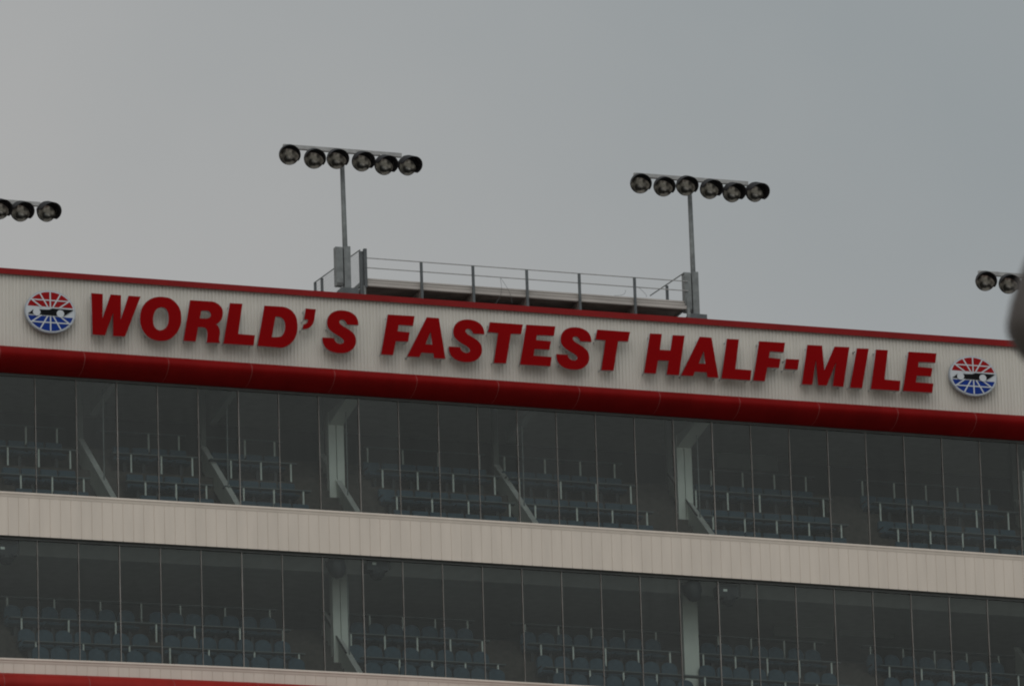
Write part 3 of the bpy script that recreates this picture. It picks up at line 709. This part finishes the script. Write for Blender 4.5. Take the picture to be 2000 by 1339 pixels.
# ------------------------------------------------------------------ floodlight towers on the roof
def lamp_meshes(yaw, pitch):
    """axis points out of the lamp; origin at the rim centre"""
    ax = Vector((math.sin(yaw)*math.cos(pitch), -math.cos(yaw)*math.cos(pitch), math.sin(pitch)))
    bell = MB().lathe((0, 0, 0), ax, [(.005, .290), (.0, .302), (-.08, .290), (-.20, .235), (-.30, .15), (-.36, .09), (-.50, .085), (-.52, 0)], 28).mesh('reflector_bell', M['hood'], True)
    face = MB().lathe((0, 0, 0), ax, [(-.19, .0), (-.185, .06), (-.12, .19), (-.05, .262), (.004, .288)], 28).mesh('lamp_glass', M['lens'], True)
    # visor: upper part of a cylinder, longest at the top
    v = MB(); n = 26; up = Vector((0, 0, 1)); b = (up-ax*up.dot(ax)).normalized(); a = b.cross(ax)
    for rr in (.303, .292):
        for k in range(n+1):
            th = R(-104)+R(208)*k/n; ln = .34*(max(0, math.cos(th/1.26)))**.35+.01
            for tt in (0, ln): v.v.append(tuple(ax*(tt+.0)+(b*math.cos(th+R(20))+a*math.sin(th+R(20)))*rr))
    m = 2*(n+1)
    for k in range(n):
        for o_ in (0, m): v.f.append((o_+2*k, o_+2*k+1, o_+2*k+3, o_+2*k+2))
        v.f.append((2*k+1, m+2*k+1, m+2*k+3, 2*k+3))
    for k in (0, n): v.f.append((2*k, 2*k+1, m+2*k+1, m+2*k))
    vis = v.mesh('visor', M['hood'], False)
    g = MB(); m_ = 20                                # dark crescent standing in for the hood's shade on the bowl
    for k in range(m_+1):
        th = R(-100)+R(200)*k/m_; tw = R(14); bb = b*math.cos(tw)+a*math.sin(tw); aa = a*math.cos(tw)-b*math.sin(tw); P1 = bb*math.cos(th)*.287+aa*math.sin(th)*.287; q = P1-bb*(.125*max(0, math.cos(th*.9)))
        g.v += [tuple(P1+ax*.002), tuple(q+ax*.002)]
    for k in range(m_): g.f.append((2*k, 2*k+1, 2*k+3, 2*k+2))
    shade_crescent = g.mesh('hood_shade_crescent', M['hood'])
    yoke = MB().bar(-ax*.22, -ax*.14+Vector((0, 0, .25)), .03, 8).mesh('yoke', M['hood'])
    return bell, face, vis, yoke, shade_crescent
LAMPS = {}
def tower(name_lab, pole_top, pole_bot, arm, lamps, base_top, Y, yaws, group='floodlight towers along the roof'):
    pb = at(*pole_bot, Y); ptp = at(*pole_top, Y)
    t = empty('floodlight_tower', (pb.x, Y, pb.z-.3)); tag(t, name_lab, 'floodlight tower', group)
    Y2 = Y
    zb_ = pb.z-.25
    MB().bar((pb.x, Y, zb_), (ptp.x, Y2, ptp.z), .078, 14, r2=.066).build('pole', M['galv'], t, True)
    if base_top:
        s_ = at(*base_top, Y-.12)
        MB().box(pb.x-.085, pb.x+.112, Y-.11, Y+.12, zb_, s_.z).build('base_sleeve', M['galv'], t)
        MB().box(pb.x-.22, pb.x+.30, Y-.2, Y+.25, zb_, zb_+.26).build('base_plate', M['galv_dark'], t)
        b0 = at(base_top[0]-20.5, base_top[1]+1, Y-.1)
        MB().prism([(Y-.14, zb_+.42), (Y-.14, b0.z-.03), (Y-.10, b0.z), (Y+.10, b0.z), (Y+.10, zb_+.34), (Y-.10, zb_+.34)], pb.x-.335, pb.x-.135).build('ballast_box', M['galv'], t)
    YA = Y-.02
    a0, a1 = at(*arm[0], YA), at(*arm[1], YA)
    MB().box(a0.x, a1.x, YA-.06, YA+.06, (a0.z+a1.z)/2-.115, (a0.z+a1.z)/2).build('crossarm', M['arm'], t)
    zc = (a0.z+a1.z)/2
    for (px, py), yw in zip(lamps, yaws):
        key = round(yw); 
        if key not in LAMPS: LAMPS[key] = lamp_meshes(R(yw), R(-22))
        bell, face, vis, yoke, shade_crescent = LAMPS[key]
        P = at(px, py, YA-.42)
        loc = P-Vector(t.location)
        l = child(bell, 'floodlight', t, loc)
        child(face, 'lamp_glass', l); child(vis, 'visor', l); child(yoke, 'yoke', l); child(shade_crescent, 'hood_shade_crescent', l)
        MB().bar((P.x, P.y, P.z+.19), (P.x-.0, YA-.05, zc-.09), .024, 6).build('lamp_bracket', M['arm'], t)
YW = [-12, -8, -5, 3, 8, 14]
tower('tall floodlight tower with six lamps at the left end of the roof platform', (667.5, 300), (677, 566), ((553, 281.5), (783.5, 301)), [(565, 302), (613.5, 309.5), (658, 310), (707, 315), (751, 322), (797, 323)], (673, 480), .5, YW)
tower('tall floodlight tower with six lamps at the right end of the roof platform', (1346, 355), (1357.5, 617), ((1238, 339), (1460, 354.5)), [(1250.5, 358), (1296, 364), (1340, 362.5), (1386.5, 369), (1430.5, 375.5), (1475.5, 375)], (1354, 530), .5, YW)
tower('floodlight tower cut off by the left edge, its last lamps in view', (-42, 402), (-33, 524), ((-155, 378), (78, 396)), [(-138, 396), (-90, 401), (-46, 403), (-1, 408), (40.5, 412.5), (92, 413)], None, .5, YW)
tower('floodlight tower cut off by the right edge, its first lamps in view', (2018, 548), (2024, 668), ((1911, 530), (2135, 545)), [(1924.5, 548.5), (1970, 554), (2014, 553), (2062, 559), (2106, 565), (2150, 566)], None, .5, YW)

# ------------------------------------------------------------------ roof platform
YP = .35
P = empty('roof_platform', (at(1030, 590, YP).x, YP, z_top(14)))
tag(P, 'raised steel camera platform with guard rails on the roof between two floodlights', 'platform')
def lineP(a, b, Y): return at(*a, Y), at(*b, Y)
tl, tr_ = at(716, 537.5, YP), at(1343, 582.5, YP); bl, br = at(716, 557.3, YP), at(1343, 603.2, YP)
xl, xr = tl.x, tr_.x
def zi(a, b): return lambda X: a.z+(b.z-a.z)*(X-a.x)/(b.x-a.x)
zt_, zb2 = zi(tl, tr_), zi(bl, br)
DEP = 3.6
h = lambda f: (lambda X: zb2(X)+(zt_(X)-zb2(X))*f)
XP = [xl, xr]
for f0, f1, dy in ((0., .30, 0.), (.40, .58, .06), (.69, .85, .12)):
    MB().loft(XP, [(YP+dy, h(f0)), (YP+dy, h(f1)), (YP+dy+.12, h(f1)), (YP+dy+.12, h(f0))]).build('fascia_plank', M['plank'], P)
MB().loft(XP, [(YP+.25, h(.02)), (YP+.25, h(.98)), (YP+.28, h(.98)), (YP+.28, h(.02))]).build('fascia_backing', M['under'], P)
MB().loft([xl+.01, xr-.01], [(YP+.34, h(.05)), (YP+.34, h(.35)), (YP+DEP, h(.35)), (YP+DEP, h(.05))]).build('deck', M['under'], P)
Tr = zi(at(715, 504, YP), at(1338, 549.5, YP)); Mr = zi(at(715, 523, YP), at(1338, 567.8, YP))
for f_ in (Tr, Mr):
    MB().bar((xl-.05, YP-.02, f_(xl)), (xr+.02, YP-.02, f_(xr)), .015, 8).build('guard_rail', M['arm'], P)
for px, pz in ((822.5, 512), (923.5, 519), (1028.5, 527), (1131, 534.5), (1239, 542)):
    p = at(px, pz, YP-.06)
    MB().box(p.x-.035, p.x+.035, YP-.09, YP-.025, h(0)(p.x)-.42, p.z).build('rail_post', M['galv_dark'], P)
    MB().prism([(YP-.02, h(0)(p.x)-.40), (YP-.02, h(0)(p.x)-.004), (YP+DEP, h(0)(p.x)-.004), (YP+DEP, h(0)(p.x)-.16)], p.x-.03, p.x+.03).build('joist', M['under'], P)
for (x0_, y0_), (x1_, y1_) in (((977, 543), (968, 592)), ((978, 543), (1000, 592)), ((1222, 566), (1200, 577)), ((1246, 560), (1262, 580))):
    a_, b_ = at(x0_, y0_, YP-.03), at(x1_, y1_, YP-.03); c_ = MB(); prev = a_
    for i in range(1, 9):
        f = i/8; q = a_.lerp(b_, f)+Vector((.10*math.sin(f*math.pi), 0, -.05*math.sin(f*math.pi))); c_.bar(prev, q, .005, 5); prev = q
    c_.build('cable', M['galv_dark'], P)
e0 = at(709.5, 486, YP); e1 = at(1342, 560, YP)
MB().box(e0.x-.10, e0.x-.005, YP+.03, YP+.13, h(0)(xl)-.42, e0.z-.06).build('end_post', M['galv_dark'], P)
MB().box(e0.x+.0, e0.x+.09, YP-.05, YP+.05, h(0)(xl)-.06, e0.z).build('end_post', M['galv_dark'], P)
MB().box(xl-.10, xl-.04, YP-.03, YP+.03, h(0)(xl)-.45, h(0)(xl)-.01).build('end_post', M['galv'], P)
MB().box(xr-.04, xr+.05, YP-.05, YP+.03, h(0)(xr)-.45, h(1)(xr)).build('end_post', M['galv'], P)
# side rails running back across the roof
def side(X, a, b, posts, wires):
    A = at(*a, YP+.05); X = A.x
    Bp = at_x(b[0], b[1], X)
    s = MB().bar(A, Bp, .017, 8).build('side_rail', M['galv'], P)
    zl = h(0)(min(max(X, xl), xr))
    for (px, py) in posts:
        q = at_x(px, py, X); MB().box(X-.035, X+.035, q.y-.035, q.y+.035, z_top(X)-.1, q.z).build('side_post', M['galv_dark'], P)
    MB().prism([(A.y+.05, zl-.02), (Bp.y, zl-.02), (Bp.y, zl+.10), (A.y+.05, zl+.10)], X-.03, X+.03).build('side_stringer', M['galv'], P)
    if wires:
        w_ = MB(); n = 44
        for i in range(n+1):
            y = A.y+(Bp.y-A.y)*i/n; zt = A.z+(Bp.z-A.z)*i/n
            w_.bar((X, y, zl+.05), (X, y, zt), .0028, 4)
        for j in range(1, 14):
            f = j/14; w_.bar((X, A.y, zl+(A.z-zl)*f), (X, Bp.y, zl+(Bp.z-zl)*f), .0028, 4)
        w_.build('wire_mesh', M['galv'], P)
side(0, (703, 488), (614, 552), [(628.5, 543.5), (615.5, 551.5)], True)
side(0, (1335, 533.5), (1270, 577), [(1302.5, 558)], False)

# ------------------------------------------------------------------ near out-of-focus lamp at the right edge
D = 20.0
def near(px, py, d=D): return CAM+ray(px, py).normalized()*d
c0 = near(2030, 600); s_ = D/FPX
t = empty('pole_lamp', (near(2150, 600).x, near(2150, 600).y, GZ)); tag(t, 'blurred dark brown rounded lamp head close by at the right edge', 'lamp')
prof = [(-128, 0), (-122, 8), (-105, 19), (-60, 38), (-10, 56), (30, 66), (50, 66), (75, 56), (100, 40), (122, 18), (130, 0)]
o = MB().lathe(c0, (0, 0, -1), [(a*s_, b*s_) for a, b in prof], 32).build('lamp_head', M['near'], t, True)
pp = near(2260, 480)
MB().bar((c0.x, c0.y, c0.z+124*s_), (pp.x, pp.y, c0.z+130*s_), .014, 10).build('bracket_arm', M['near'], t)
MB().bar((pp.x, pp.y, GZ), (pp.x, pp.y, c0.z+.4), .05, 14, r2=.04).build('pole', M['near'], t)
t.location = (pp.x, pp.y, GZ)
for ch in t.children: ch.matrix_parent_inverse = Matrix.Translation(-Vector(t.location))
print('cols', COLX, 'UC', UC, 'rows', [UB[k](10) for k in UB], [LB[k](10) for k in LB], 'objs', len(bpy.data.objects))
